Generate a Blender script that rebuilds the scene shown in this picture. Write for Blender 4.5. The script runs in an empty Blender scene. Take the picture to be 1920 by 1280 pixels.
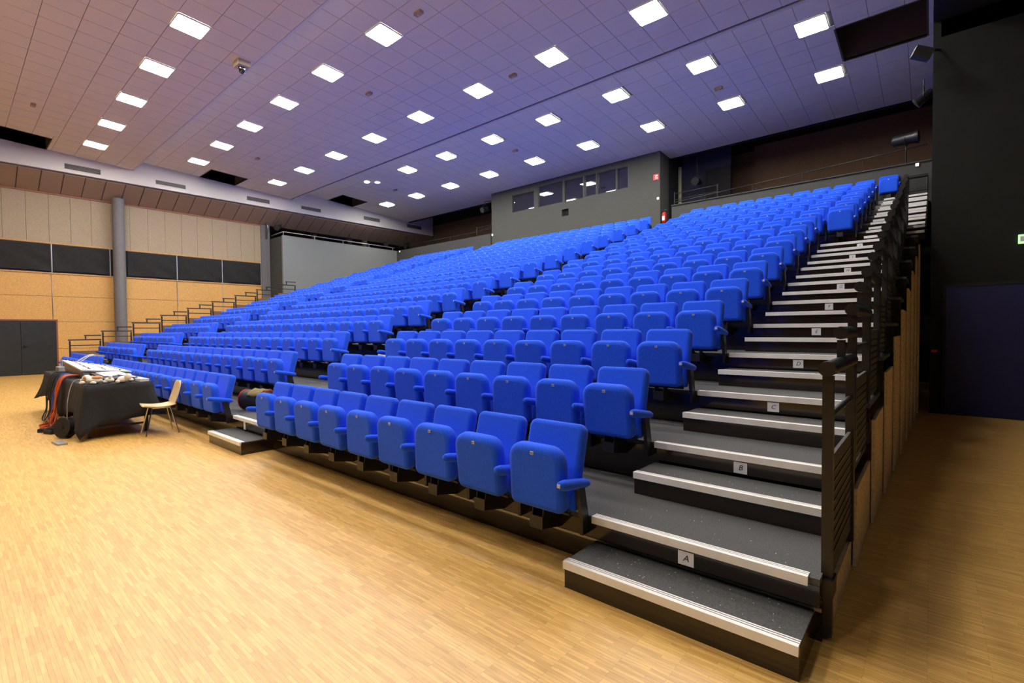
import bpy, math, random
from mathutils import Vector, Matrix
random.seed(7)
SC = bpy.context.scene
COL = SC.collection
PI = math.pi

# ------------------------------------------------------------------ camera, world, exposure
cam_d = bpy.data.cameras.new('camera'); cam = bpy.data.objects.new('camera', cam_d); COL.objects.link(cam)
CAM = Vector((0.42, -2.598, 1.4913)); YAW, PIT, ROL, FPX = 0.71031, -0.0241, -0.00814, 914.48
_fw = Vector((-math.sin(YAW)*math.cos(PIT), math.cos(YAW)*math.cos(PIT), math.sin(PIT)))
_rt = Vector((math.cos(YAW), math.sin(YAW), 0)); _up = _rt.cross(_fw)
_r2 = _rt*math.cos(ROL) + _up*math.sin(ROL); _u2 = -_rt*math.sin(ROL) + _up*math.cos(ROL)
cam.matrix_world = Matrix(((_r2.x, _u2.x, -_fw.x, CAM.x), (_r2.y, _u2.y, -_fw.y, CAM.y), (_r2.z, _u2.z, -_fw.z, CAM.z), (0, 0, 0, 1)))
cam_d.sensor_width = 36; cam_d.lens = FPX/1920*36; cam_d.clip_start = 0.05; cam_d.clip_end = 200
SC.camera = cam
w = bpy.data.worlds.new('world'); SC.world = w; w.use_nodes = True
w.node_tree.nodes['Background'].inputs[0].default_value = (0.9, 0.85, 0.8, 1)
w.node_tree.nodes['Background'].inputs[1].default_value = 0.0
SC.view_settings.view_transform = 'Standard'; SC.view_settings.look = 'None'
SC.view_settings.gamma = 1; SC.view_settings.use_curve_mapping = False
SC.view_settings.exposure = 0.0
LAMP = 76.0          # radiance of the ceiling panels

def in_view(p, m=0.0):
    d = Vector(p) - CAM; z = d.dot(_fw)
    if z < 0.1: return False
    return abs(d.dot(_r2)/z*FPX) < 960+m and abs(d.dot(_u2)/z*FPX) < 640+m

# ------------------------------------------------------------------ materials
MATS = {}
def mat(name, col, rough=0.6, metal=0.0, noise=0.0, nscale=20.0, bump=0.0, bscale=200.0, spec=0.5, sheen=0.0, emit=None, es=0.0, trans=0.0, stretch=None, alpha=1.0, coat=0.0):
    m = bpy.data.materials.new(name); m.use_nodes = True; MATS[name] = m
    nt = m.node_tree; b = nt.nodes['Principled BSDF']; L = nt.links
    c = (col[0], col[1], col[2], 1)
    b.inputs['Base Color'].default_value = c
    b.inputs['Roughness'].default_value = rough; b.inputs['Metallic'].default_value = metal
    b.inputs['Specular IOR Level'].default_value = spec
    b.inputs['Sheen Weight'].default_value = sheen
    b.inputs['Transmission Weight'].default_value = trans
    b.inputs['Coat Weight'].default_value = coat
    if emit: b.inputs['Emission Color'].default_value = (*emit, 1); b.inputs['Emission Strength'].default_value = es
    if noise or bump:
        tc = nt.nodes.new('ShaderNodeTexCoord'); mp = nt.nodes.new('ShaderNodeMapping')
        L.new(tc.outputs['Object'], mp.inputs[0])
        if stretch: mp.inputs['Scale'].default_value = stretch
    if noise:
        n = nt.nodes.new('ShaderNodeTexNoise'); n.inputs['Scale'].default_value = nscale; n.inputs['Detail'].default_value = 6
        L.new(mp.outputs[0], n.inputs['Vector'])
        r = nt.nodes.new('ShaderNodeValToRGB')
        r.color_ramp.elements[0].position = 0.3; r.color_ramp.elements[1].position = 0.7
        r.color_ramp.elements[0].color = (*[x*(1-noise) for x in col], 1)
        r.color_ramp.elements[1].color = (*[min(1, x*(1+noise)) for x in col], 1)
        L.new(n.outputs[0], r.inputs[0]); L.new(r.outputs[0], b.inputs['Base Color'])
    if bump:
        n2 = nt.nodes.new('ShaderNodeTexNoise'); n2.inputs['Scale'].default_value = bscale; n2.inputs['Detail'].default_value = 3
        L.new(mp.outputs[0], n2.inputs['Vector'])
        bp = nt.nodes.new('ShaderNodeBump'); bp.inputs['Strength'].default_value = bump; bp.inputs['Distance'].default_value = 0.01
        L.new(n2.outputs[0], bp.inputs['Height']); L.new(bp.outputs[0], b.inputs['Normal'])
    return m

mat('fabric', (0.018, 0.105, 0.86), 0.95, noise=0.18, nscale=180, bump=0.25, bscale=420, spec=0.15, sheen=0.1)
mat('plate', (0.55, 0.57, 0.65), 0.4)
mat('plate_ink', (0.05, 0.05, 0.12), 0.6)
mat('steel_black', (0.012, 0.011, 0.012), 0.38, spec=0.5, noise=0.2, nscale=8)
mat('gloss_black', (0.02, 0.012, 0.008), 0.12, noise=0.3, nscale=3, spec=0.6)
mat('carpet', (0.082, 0.083, 0.082), 0.95, noise=0.35, nscale=140, bump=0.4, bscale=300)
mat('aluminium', (0.90, 0.88, 0.83), 0.42, metal=0.0, noise=0.08, nscale=6)
mat('groove', (0.06, 0.06, 0.065), 0.7)
mat('osb', (0.72, 0.53, 0.30), 0.75, noise=0.22, nscale=38, bump=0.15, bscale=90)
mat('osb_wall', (0.66, 0.37, 0.105), 0.6, noise=0.2, nscale=26, stretch=(1, 1, 2.2))
mat('beige_board', (0.39, 0.31, 0.21), 0.85, noise=0.14, nscale=45)
mat('wood_trim', (0.55, 0.3, 0.1), 0.6, noise=0.15, nscale=15)
mat('red_trim', (0.28, 0.1, 0.05), 0.6)
mat('white_tile', (0.82, 0.75, 0.61), 0.92, noise=0.06, nscale=60, bump=0.1, bscale=250)
mat('plaster', (0.74, 0.71, 0.68), 0.85)
mat('tile_back', (0.13, 0.12, 0.12), 0.9)
mat('brown_tile', (0.36, 0.25, 0.165), 0.9, noise=0.12, nscale=50)
mat('brown_wall', (0.16, 0.095, 0.055), 0.9, noise=0.15, nscale=30)
mat('grey_paint', (0.20, 0.215, 0.205), 0.75, noise=0.05, nscale=30)
mat('grey_dark', (0.06, 0.062, 0.055), 0.85, noise=0.08, nscale=20)
mat('grey_booth', (0.075, 0.077, 0.062), 0.85, noise=0.08, nscale=20)
mat('black_paint', (0.012, 0.012, 0.011), 0.9, noise=0.2, nscale=5)
mat('wall_black', (0.0065, 0.007, 0.005), 0.92, noise=0.2, nscale=4)
mat('column_grey', (0.17, 0.165, 0.165), 0.7, noise=0.06, nscale=12)
mat('door_black', (0.013, 0.016, 0.017), 0.45, noise=0.25, nscale=6)
mat('door_blue', (0.005, 0.006, 0.07), 0.6, noise=0.1, nscale=4)
mat('navy', (0.012, 0.014, 0.045), 0.7)
mat('blind', (0.011, 0.0105, 0.010), 0.8, noise=0.3, nscale=9)
mat('cloth_black', (0.010, 0.010, 0.011), 0.9, noise=0.25, nscale=30, bump=0.2, bscale=60)
mat('grey_metal', (0.4, 0.4, 0.41), 0.4, metal=0.7)
mat('chrome', (0.7, 0.7, 0.7), 0.2, metal=1.0)
mat('silver', (0.62, 0.63, 0.64), 0.35, noise=0.05, nscale=20)
mat('console_grey', (0.3, 0.31, 0.32), 0.5)
mat('rubber', (0.012, 0.012, 0.013), 0.6)
mat('orange', (0.5, 0.085, 0.02), 0.5)
mat('white_cable', (0.75, 0.74, 0.72), 0.45)
mat('grey_cable', (0.4, 0.4, 0.4), 0.5)
mat('blue_cable', (0.03, 0.06, 0.25), 0.5)
mat('cream', (0.75, 0.58, 0.33), 0.45)
mat('plush_white', (0.78, 0.74, 0.66), 0.98, noise=0.1, nscale=90, bump=0.6, bscale=160, sheen=0.4)
mat('plush_tan', (0.55, 0.24, 0.05), 0.98, noise=0.2, nscale=60, bump=0.6, bscale=160, sheen=0.4)
mat('paper', (0.85, 0.85, 0.86), 0.7)
mat('ink', (0.02, 0.02, 0.03), 0.8)
mat('olive', (0.2, 0.16, 0.06), 0.9, noise=0.2, nscale=25, bump=0.3, bscale=40)
mat('red', (0.6, 0.02, 0.015), 0.35)
mat('sign_white', (0.8, 0.8, 0.78), 0.5)
mat('vent_dark', (0.03, 0.03, 0.03), 0.8)
mat('vent_slat', (0.26, 0.25, 0.24), 0.6)
mat('detector', (0.5, 0.32, 0.2), 0.6)
mat('black_void', (0.006, 0.006, 0.006), 0.95)
mat('hatch', (0.10, 0.065, 0.04), 0.9)
mat('lit_door_tone', (0.32, 0.33, 0.17), 0.7)  # pale green stands for the greenish light in the rear doorway
mat('beige_box', (0.6, 0.5, 0.36), 0.6)
mat('diffuser', (0.9, 0.9, 0.9), 0.5, emit=(1.0, 0.95, 0.89), es=LAMP)
mat('lamp_small', (0.9, 0.9, 0.9), 0.5, emit=(1.0, 0.97, 0.95), es=3)
mat('sign_green', (0.2, 0.6, 0.2), 0.5, emit=(0.6, 1.0, 0.5), es=0.9)
mat('sign_red', (0.6, 0.06, 0.05), 0.5, emit=(1.0, 0.12, 0.08), es=0.25)
mat('led', (0.9, 0.9, 0.9), 0.5, emit=(1, 1, 0.95), es=1.2)
# glass of the control room: dark, mirror-like panes
g = mat('booth_glass', (0.02, 0.02, 0.024), 0.02, spec=1.0, coat=1.0)

def floor_material():
    m = bpy.data.materials.new('parquet'); m.use_nodes = True; nt = m.node_tree; L = nt.links; b = nt.nodes['Principled BSDF']
    tc = nt.nodes.new('ShaderNodeTexCoord')
    br = nt.nodes.new('ShaderNodeTexBrick'); L.new(tc.outputs['Object'], br.inputs['Vector'])
    br.inputs['Scale'].default_value = 1.0; br.inputs['Brick Width'].default_value = 0.21; br.inputs['Row Height'].default_value = 0.019
    br.inputs['Mortar Size'].default_value = 0.0006; br.inputs['Bias'].default_value = 0.0
    br.inputs['Color1'].default_value = (0.82, 0.515, 0.145, 1); br.inputs['Color2'].default_value = (0.64, 0.36, 0.085, 1)
    br.inputs['Mortar'].default_value = (0.42, 0.22, 0.055, 1)
    br.offset = 0.37; br.offset_frequency = 3
    n = nt.nodes.new('ShaderNodeTexNoise'); mp = nt.nodes.new('ShaderNodeMapping'); mp.inputs['Scale'].default_value = (6, 60, 1)
    L.new(tc.outputs['Object'], mp.inputs[0]); L.new(mp.outputs[0], n.inputs['Vector']); n.inputs['Scale'].default_value = 1.5; n.inputs['Detail'].default_value = 5
    mx = nt.nodes.new('ShaderNodeMix'); mx.data_type = 'RGBA'; mx.blend_type = 'MULTIPLY'; mx.inputs[0].default_value = 0.55
    r = nt.nodes.new('ShaderNodeValToRGB'); r.color_ramp.elements[0].color = (0.66, 0.62, 0.57, 1); r.color_ramp.elements[1].color = (1.15, 1.12, 1.08, 1)
    r.color_ramp.elements[0].position = 0.3; r.color_ramp.elements[1].position = 0.72
    L.new(n.outputs[0], r.inputs[0]); L.new(br.outputs['Color'], mx.inputs[6]); L.new(r.outputs[0], mx.inputs[7])
    L.new(mx.outputs[2], b.inputs['Base Color'])
    n3 = nt.nodes.new('ShaderNodeTexNoise'); n3.inputs['Scale'].default_value = 0.9; n3.inputs['Detail'].default_value = 4
    L.new(tc.outputs['Object'], n3.inputs['Vector'])
    mr = nt.nodes.new('ShaderNodeMapRange'); mr.inputs[3].default_value = 0.33; mr.inputs[4].default_value = 0.46
    L.new(n3.outputs[0], mr.inputs[0]); L.new(mr.outputs[0], b.inputs['Roughness'])
    b.inputs['Specular IOR Level'].default_value = 0.8
    MATS['parquet'] = m
floor_material()

# ------------------------------------------------------------------ mesh builder
class MB:
    def __init__(s): s.v = []; s.f = []; s.m = []; s.sm = []
    def add(s, vs, fs, mi=0, smooth=False):
        o = len(s.v); s.v += [tuple(x) for x in vs]
        s.f += [tuple(i+o for i in f) for f in fs]; s.m += [mi]*len(fs); s.sm += [smooth]*len(fs); return s
    def box(s, x0, x1, y0, y1, z0, z1, mi=0):
        return s.add([(x0,y0,z0),(x1,y0,z0),(x1,y1,z0),(x0,y1,z0),(x0,y0,z1),(x1,y0,z1),(x1,y1,z1),(x0,y1,z1)],
                     [(0,3,2,1),(4,5,6,7),(0,1,5,4),(1,2,6,5),(2,3,7,6),(3,0,4,7)], mi)
    def hexa(s, P, mi=0):   # 8 points, bottom ring then top ring
        return s.add(P, [(0,3,2,1),(4,5,6,7),(0,1,5,4),(1,2,6,5),(2,3,7,6),(3,0,4,7)], mi)
    def obox(s, c, d, M, mi=0):
        M = M.to_3x3(); c = Vector(c); P = []
        for z in (-1, 1):
            for x, y in ((-1,-1),(1,-1),(1,1),(-1,1)): P.append(c + M @ Vector((x*d[0]/2, y*d[1]/2, z*d[2]/2)))
        return s.hexa(P, mi)
    def quad(s, a, b, c, d, mi=0): return s.add([a,b,c,d], [(0,1,2,3)], mi)
    def tube(s, pts, r, n=8, mi=0, caps=True):
        pts = [Vector(p) for p in pts]; rings = []; rr = r if isinstance(r, (list, tuple)) else [r]*len(pts)
        prev = None
        for i, p in enumerate(pts):
            t = (pts[min(i+1, len(pts)-1)] - pts[max(i-1, 0)]).normalized()
            a = Vector((0,0,1)) if abs(t.z) < 0.9 else Vector((1,0,0))
            if prev is not None:
                u = (prev - t*prev.dot(t))
                u = u.normalized() if u.length > 1e-5 else t.cross(a).normalized()
            else: u = t.cross(a).normalized()
            prev = u; v = t.cross(u)
            rings.append([p + (u*math.cos(2*PI*k/n) + v*math.sin(2*PI*k/n))*rr[i] for k in range(n)])
        V = [q for R in rings for q in R]; F = []
        for i in range(len(rings)-1):
            for k in range(n): F.append((i*n+k, i*n+(k+1)%n, (i+1)*n+(k+1)%n, (i+1)*n+k))
        s.add(V, F, mi, True)
        if caps:
            s.add(rings[0], [tuple(range(n-1,-1,-1))], mi); s.add(rings[-1], [tuple(range(n))], mi)
        return s
    def lathe(s, prof, n=16, c=(0,0,0), M=None, mi=0):
        V = []; F = []; c = Vector(c)
        for r, z in prof:
            for k in range(n):
                p = Vector((r*math.cos(2*PI*k/n), r*math.sin(2*PI*k/n), z)); V.append(c + (M @ p if M else p))
        for i in range(len(prof)-1):
            for k in range(n): F.append((i*n+k, i*n+(k+1)%n, (i+1)*n+(k+1)%n, (i+1)*n+k))
        s.add(V, F, mi, True)
        s.add(V[:n], [tuple(range(n-1,-1,-1))], mi); s.add(V[-n:], [tuple(range(n))], mi); return s
    def blob(s, c, r, n=10, mi=0, M=None):
        V = []; F = []; c = Vector(c); m = n//2+1
        r = r if isinstance(r, (tuple, list)) else (r, r, r)
        for i in range(1, m):
            th = PI*i/m
            for k in range(n):
                p = Vector((r[0]*math.sin(th)*math.cos(2*PI*k/n), r[1]*math.sin(th)*math.sin(2*PI*k/n), r[2]*math.cos(th))); V.append(c + (M @ p if M else p))
        t = Vector((0,0,r[2])); V += [c + (M @ t if M else t), c - (M @ t if M else t)]
        for i in range(m-2):
            for k in range(n): F.append((i*n+k, (i+1)*n+k, (i+1)*n+(k+1)%n, i*n+(k+1)%n))
        a = len(V)-2
        for k in range(n): F.append((a, k, (k+1)%n)); F.append((a+1, (m-2)*n+(k+1)%n, (m-2)*n+k))
        return s.add(V, F, mi, True)
    def slab(s, w, h, radii, t, e, M, cs=5, es=3, mi=0):
        """rounded slab in local XZ (centre at origin), thickness t along Y, soft edge radius e; radii = bl, br, tr, tl"""
        def outline(ins):
            P = []
            for (sx, sz, a0), r in zip(((-1,-1,PI),(1,-1,1.5*PI),(1,1,0),(-1,1,.5*PI)), radii):
                r2 = max(r-ins, 0.004); cx = sx*(w/2-ins-r2); cz = sz*(h/2-ins-r2)
                for k in range(cs):
                    a = a0 + (PI/2)*k/(cs-1); P.append((cx+r2*math.cos(a), cz+r2*math.sin(a)))
            return P
        rings = []
        for i in range(es+1):
            a = PI/2*i/es; rings.append((outline(e*(1-math.sin(a))), -t/2 + e*(1-math.cos(a))))
        for i in range(es+1):
            a = PI/2*(1-i/es); rings.append((outline(e*(1-math.sin(a))), t/2 - e*(1-math.cos(a))))
        n = len(rings[0][0]); V = []; F = []
        for P, y in rings:
            for x, z in P: V.append(M @ Vector((x, y, z)))
        for i in range(len(rings)-1):
            for k in range(n): F.append((i*n+k, i*n+(k+1)%n, (i+1)*n+(k+1)%n, (i+1)*n+k))
        s.add(V, F, mi, True)
        s.add(V[:n], [tuple(range(n-1,-1,-1))], mi, True); s.add(V[-n:], [tuple(range(n))], mi, True); return s
    def mesh(s, name, mats):
        me = bpy.data.meshes.new(name); me.from_pydata(s.v, [], s.f)
        for x in (mats if isinstance(mats, (list, tuple)) else [mats]): me.materials.append(MATS[x])
        me.polygons.foreach_set('material_index', s.m); me.polygons.foreach_set('use_smooth', s.sm)
        me.update(); me.validate()
        return me
    def build(s, name, mats, parent=None, loc=(0,0,0), rot=(0,0,0)):
        return link(name, s.mesh(name, mats), parent, loc, rot)
def link(name, me, parent=None, loc=(0,0,0), rot=(0,0,0)):
    o = bpy.data.objects.new(name, me); COL.objects.link(o); o.location = loc; o.rotation_euler = rot
    if parent: o.parent = parent
    return o
def tag(o, label, cat=None, group=None, kind=None):
    o['label'] = label
    if cat: o['category'] = cat
    if group: o['group'] = group
    if kind: o['kind'] = kind
    return o
def empty(name, loc, label, cat, group=None, rz=0):
    o = bpy.data.objects.new(name, None); COL.objects.link(o); o.location = loc; o.rotation_euler = (0, 0, rz); o.empty_display_size = 0.1
    return tag(o, label, cat, group)
def struct(o, label=None):
    o['kind'] = 'structure'
    if label: o['label'] = label
    return o
ONES = ['', 'first', 'second', 'third', 'fourth', 'fifth', 'sixth', 'seventh', 'eighth', 'ninth', 'tenth', 'eleventh', 'twelfth', 'thirteenth', 'fourteenth', 'fifteenth', 'sixteenth', 'seventeenth', 'eighteenth']
RX = lambda a: Matrix.Rotation(a, 4, 'X')
RY = lambda a: Matrix.Rotation(a, 4, 'Y')
RZ = lambda a: Matrix.Rotation(a, 4, 'Z')
TR = lambda x, y, z: Matrix.Translation((x, y, z))

# ------------------------------------------------------------------ dimensions
D, H, H0 = 0.9, 0.30, 0.328          # row depth, rise, height of first deck
NR = 16
SP = 0.4956                           # seat spacing
XW, YF, YB = -24.28, -13.0, 17.5      # left wall, front wall, back wall
def zt(n): return H0 + H*n
def xr(n): return 0.041 + 0.0222*n if n < 10 else 0.33
def xl(n): return -22.2 - 0.0222*n

# ------------------------------------------------------------------ room shell
fl = MB().box(-26, 9, YF-.2, YB+.5, -0.1, 0).build('floor', 'parquet'); struct(fl, 'light oak strip parquet floor')

# ceiling: three sloping sections
PL = [(0.884, 7.8628, -0.055), (3.9428, 8.0894, -0.0498), (10.1941, 8.2256, -0.0636)]
def cz(k, y): a = PL[k]; return a[1] + a[2]*(y-a[0])
SECT = [(YF, 2.33), (2.33, 8.52), (8.52, 15.45)]
BX = -23.1                            # bulkhead face
XC1 = 0.40
TX, TY = 2.434933/4, 0.596
HOLES = [(0, BX, -21.7, -3.2, -0.15), (1, BX, -21.7, 4.6, 5.95), (2, BX, -21.7, 10.4, 11.75), (2, -1.29, 0.28, 10.65, 12.15)]
LIGHTS = []      # (row, number from right in view order, x, y, section)
LROWS = [(2, 12.578, 1.663, 9, 'rearmost'), (2, 10.194, 1.68, 7, 'second rearmost'), (1, 6.92, 1.588, 9, 'middle'), (1, 3.943, 1.603, 9, 'second foremost'), (0, 0.882, 1.607, 9, 'foremost visible'),
         (0, -2.1, 4.04, 7, 'unseen front'), (0, -5.1, 1.6, 4, 'second unseen front')]  # two rows added out of view to brighten floor and front seats
LS = TX*4
for li, (k, y, x0, n, nm) in enumerate(LROWS):
    for j in range(n): LIGHTS.append((li, j, -x0 - LS*j, y, k, nm))
ceil = MB()
ceil.box(-26, 9, YF, YB+.3, 9.3, 9.4)
for k, (a, b) in enumerate(SECT):      # backing sheet above the tiles
    cuts = sorted([h for h in HOLES if h[0] == k], key=lambda h: h[1])
    ys = sorted({a, b} | {v for h in cuts for v in h[3:5]})
    for y0, y1 in zip(ys[:-1], ys[1:]):
        xs = [(BX, XC1)]
        for h in cuts:
            if h[3] <= y0+1e-6 and h[4] >= y1-1e-6:
                nx = []
                for p, q in xs:
                    if h[1] > p+1e-6: nx.append((p, h[1]))
                    if h[2] < q-1e-6: nx.append((h[2], q))
                xs = nx
        for p, q in xs:
            ceil.hexa([(p,y0,cz(k,y0)+.02),(q,y0,cz(k,y0)+.02),(q,y1,cz(k,y1)+.02),(p,y1,cz(k,y1)+.02),
                       (p,y0,cz(k,y0)+.05),(q,y0,cz(k,y0)+.05),(q,y1,cz(k,y1)+.05),(p,y1,cz(k,y1)+.05)])
ceiling = ceil.build('ceiling', 'tile_back'); struct(ceiling, 'sloping tiled ceiling in three sections')
# edge trims of the sections, kept as parts of the ceiling
for k in (0, 1):
    y = SECT[k][1]
    MB().box(BX, XC1, y-.034, y+.02, cz(k,y)-.004, cz(k+1,y)+.02).build('edge_trim', 'plaster', ceiling)
MB().box(BX, XC1, 15.45, 15.5, cz(2,15.45)-.04, 9.3).build('rear_fascia', 'black_paint', ceiling)
for h in HOLES:                        # recessed openings
    k = h[0]; zb0, zb1 = cz(k, h[3]), cz(k, h[4]); t = 0.03; zt_ = 9.2
    m = MB()
    m.hexa([(h[1],h[3]-t,zb0-.005),(h[2],h[3]-t,zb0-.005),(h[2],h[3],zb0-.005),(h[1],h[3],zb0-.005),(h[1],h[3]-t,zt_),(h[2],h[3]-t,zt_),(h[2],h[3],zt_),(h[1],h[3],zt_)])
    m.hexa([(h[1],h[4],zb1-.005),(h[2],h[4],zb1-.005),(h[2],h[4]+t,zb1-.005),(h[1],h[4]+t,zb1-.005),(h[1],h[4],zt_),(h[2],h[4],zt_),(h[2],h[4]+t,zt_),(h[1],h[4]+t,zt_)])
    for x in (h[1]-t, h[2]):
        m.hexa([(x,h[3],zb0-.005),(x+t,h[3],zb0-.005),(x+t,h[4],zb1-.005),(x,h[4],zb1-.005),(x,h[3],zt_),(x+t,h[3],zt_),(x+t,h[4],zt_),(x,h[4],zt_)])
    m.build('opening_frame', 'hatch', ceiling)
# tiles
tile_mb = MB().box(-TX/2+.005, TX/2-.005, -TY/2+.005, TY/2-.005, 0, 0.016)
tile_me = tile_mb.mesh('ceiling_tile', 'white_tile')
cand = []; rest = []
for k, (a, b) in enumerate(SECT):
    yc0 = PL[k][0]
    j0 = math.ceil((a + .02 - yc0 - 1e-6)/TY - .5); j1 = math.floor((b - .03 - yc0)/TY + .5)
    for j in range(j0, j1+1):
        y = yc0 + j*TY; ya, yb_ = max(a+.02, y-TY/2), min(b-.035, y+TY/2)
        if yb_-ya < .08: continue
        for i in range(-38, 8):
            x = -4.023 + i*TX; xa, xb = max(BX+.005, x-TX/2), min(XC1-.005, x+TX/2)
            if xb-xa < .08: continue
            if any(h[0] == k and xb > h[1]+.02 and xa < h[2]-.02 and yb_ > h[3]+.02 and ya < h[4]-.02 for h in HOLES):
                for h in HOLES:
                    if h[0] != k or not (xb > h[1]+.02 and xa < h[2]-.02 and yb_ > h[3]+.02 and ya < h[4]-.02): continue
                    pcs = []
                    if ya < h[3]-.05: pcs.append((xa, xb, ya, h[3]-.03))
                    if yb_ > h[4]+.05: pcs.append((xa, xb, h[4]+.03, yb_))
                    ym, yM = max(ya, h[3]-.03), min(yb_, h[4]+.03)
                    if xa < h[1]-.05: pcs.append((xa, h[1]-.03, ym, yM))
                    if xb > h[2]+.05: pcs.append((h[2]+.03, xb, ym, yM))
                    for q in pcs: rest.append((*q, k))
                continue
            if any(l[4] == k and abs(l[2]-x) < .3 and abs(l[3]-y) < .3 for l in LIGHTS): continue
            full = (xb-xa > TX-.01) and (yb_-ya > TY-.01)
            c = (x, y, cz(k, y))
            if full and in_view(c, -5): cand.append(((Vector(c)-CAM).length, x, y, k))
            else: rest.append((xa, xb, ya, yb_, k))
cand.sort()
for d_, x, y, k in cand[:300]:
    o = link('ceiling_tile', tile_me, ceiling, (x, y, cz(k, y)), (math.atan(PL[k][2]), 0, 0))
m = MB()
for d_, x, y, k in cand[300:]: rest.append((x-TX/2, x+TX/2, y-TY/2, y+TY/2, k))
for xa, xb, ya, yb_, k in rest:
    g_ = .005; xa += g_; xb -= g_; ya += g_; yb_ -= g_
    m.hexa([(xa,ya,cz(k,ya)),(xb,ya,cz(k,ya)),(xb,yb_,cz(k,yb_)),(xa,yb_,cz(k,yb_)),(xa,ya,cz(k,ya)+.016),(xb,ya,cz(k,ya)+.016),(xb,yb_,cz(k,yb_)+.016),(xa,yb_,cz(k,yb_)+.016)])
o = m.build('far_ceiling_tiles', 'white_tile', ceiling); o['kind'] = 'stuff'

# bulkhead with vents and low ceiling behind it
bk = MB().hexa([(BX-.12,YF,7.19),(BX,YF,7.19),(BX,17.32,7.33),(BX-.12,17.32,7.33),(BX-.12,YF,9.3),(BX,YF,9.3),(BX,17.32,9.3),(BX-.12,17.32,9.3)]).build('wall_bulkhead', 'plaster')
struct(bk, 'pale plaster bulkhead dropping below the ceiling')
def bz(y): return 7.19 + (y-YF)/(17.32-YF)*.14
def lz(x, y):
    t = max(0, (x-XW)/(BX-XW)); return (6.69)*(1-t) + (bz(y)+.02)*t
lc = MB()
for a, b in ((-26, XW), (XW, BX-.12)):
    lc.hexa([(a,YF,lz(a,YF)),(b,YF,lz(b,YF)),(b,17.4,lz(b,17.4)),(a,17.4,lz(a,17.4)),(a,YF,lz(a,YF)+.08),(b,YF,lz(b,YF)+.08),(b,17.4,lz(b,17.4)+.08),(a,17.4,lz(a,17.4)+.08)])
lowc = lc.build('ceiling_low', 'tile_back'); struct(lowc, 'low brown tiled ceiling strip behind the bulkhead')
for i in range(34):
    y0 = -2.6 + i*.59; y1 = y0 + .56
    xa, xb = XW, BX-.13; f = lambda x, y: lz(x, y) - .014
    MB().hexa([(xa,y0,f(xa,y0)),(xb,y0,f(xb,y0)),(xb,y1,f(xb,y1)),(xa,y1,f(xa,y1)),(xa,y0,f(xa,y0)+.012),(xb,y0,f(xb,y0)+.012),(xb,y1,f(xb,y1)+.012),(xa,y1,f(xa,y1)+.012)]).build('ceiling_tile', 'brown_tile', lowc)
for i, (y0, y1, z1, z0) in enumerate([(.33,1.33,7.56,7.37),(3.03,4.06,7.58,7.42),(6.45,7.45,7.63,7.45),(8.96,9.97,7.66,7.50),(12.44,13.46,7.75,7.56),(15.33,16.4,7.78,7.58)]):
    e = empty('air_vent', (BX, y0, z0), 'slatted grey air vent grille, %s from the left on the pale bulkhead' % ONES[i+1], 'vent', 'vents along the bulkhead')
    MB().box(.001, .012, -.04, y1-y0+.04, -.04, 0).box(.001, .012, -.04, y1-y0+.04, z1-z0, z1-z0+.04).box(.001, .012, -.04, 0, 0, z1-z0).box(.001, .012, y1-y0, y1-y0+.04, 0, z1-z0).build('frame', 'plaster', e)
    MB().box(.0005, .003, 0, y1-y0, 0, z1-z0).build('backing', 'vent_dark', e)
    for s_ in range(5):
        zz = (z1-z0)*(s_+.3)/5; MB().hexa([(.003,0,zz),(.011,0,zz-.006),(.011,y1-y0,zz-.006),(.003,y1-y0,zz),(.003,0,zz+.012),(.011,0,zz+.006),(.011,y1-y0,zz+.006),(.003,y1-y0,zz+.012)]).build('slat', 'vent_slat', e)

# left wall -----------------------------------------------------------
wl = MB().box(XW-.3, XW-.03, YF, 7.5, 0, 6.68).build('wall_left', 'black_paint'); struct(wl, 'panelled left wall of the hall')
yy = [-3.63, -1.8, .03, 1.86, 3.98, 5.77, 7.5]; zz = [0, .92, 1.93, 2.87, 3.70]
for a, b in zip(yy[:-1], yy[1:]):
    for c, d in zip(zz[:-1], zz[1:]):
        if b < .1 and d < 2: continue
        a2 = .12 if (abs(a-.03) < .01 and d < 2) else a
        MB().box(XW-.03, XW, a2+.006, b-.006, c+.006, d-.006).build('wood_panel', 'osb_wall', wl)
MB().box(XW-.03, XW, YF, -3.64, 0, 3.70).build('wood_panel', 'osb_wall', wl)
y = -4.8
while y < 7.4:
    y2 = min(y+.6, 7.5); MB().box(XW-.03, XW, y+.004, y2-.004, 4.86, 6.62).build('beige_board', 'beige_board', wl); y += .6
MB().box(XW-.03, XW, YF, -4.8, 4.86, 6.62).build('beige_board', 'beige_board', wl)
MB().box(XW-.03, XW+.03, YF, 7.5, 4.80, 4.855).build('ledge', 'wood_trim', wl)
MB().box(XW-.03, XW+.03, YF, 7.5, 3.70, 3.745).build('ledge', 'wood_trim', wl)
MB().box(XW-.03, XW+.03, YF, 7.5, 6.62, 6.675).build('cornice', 'red_trim', wl)
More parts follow.
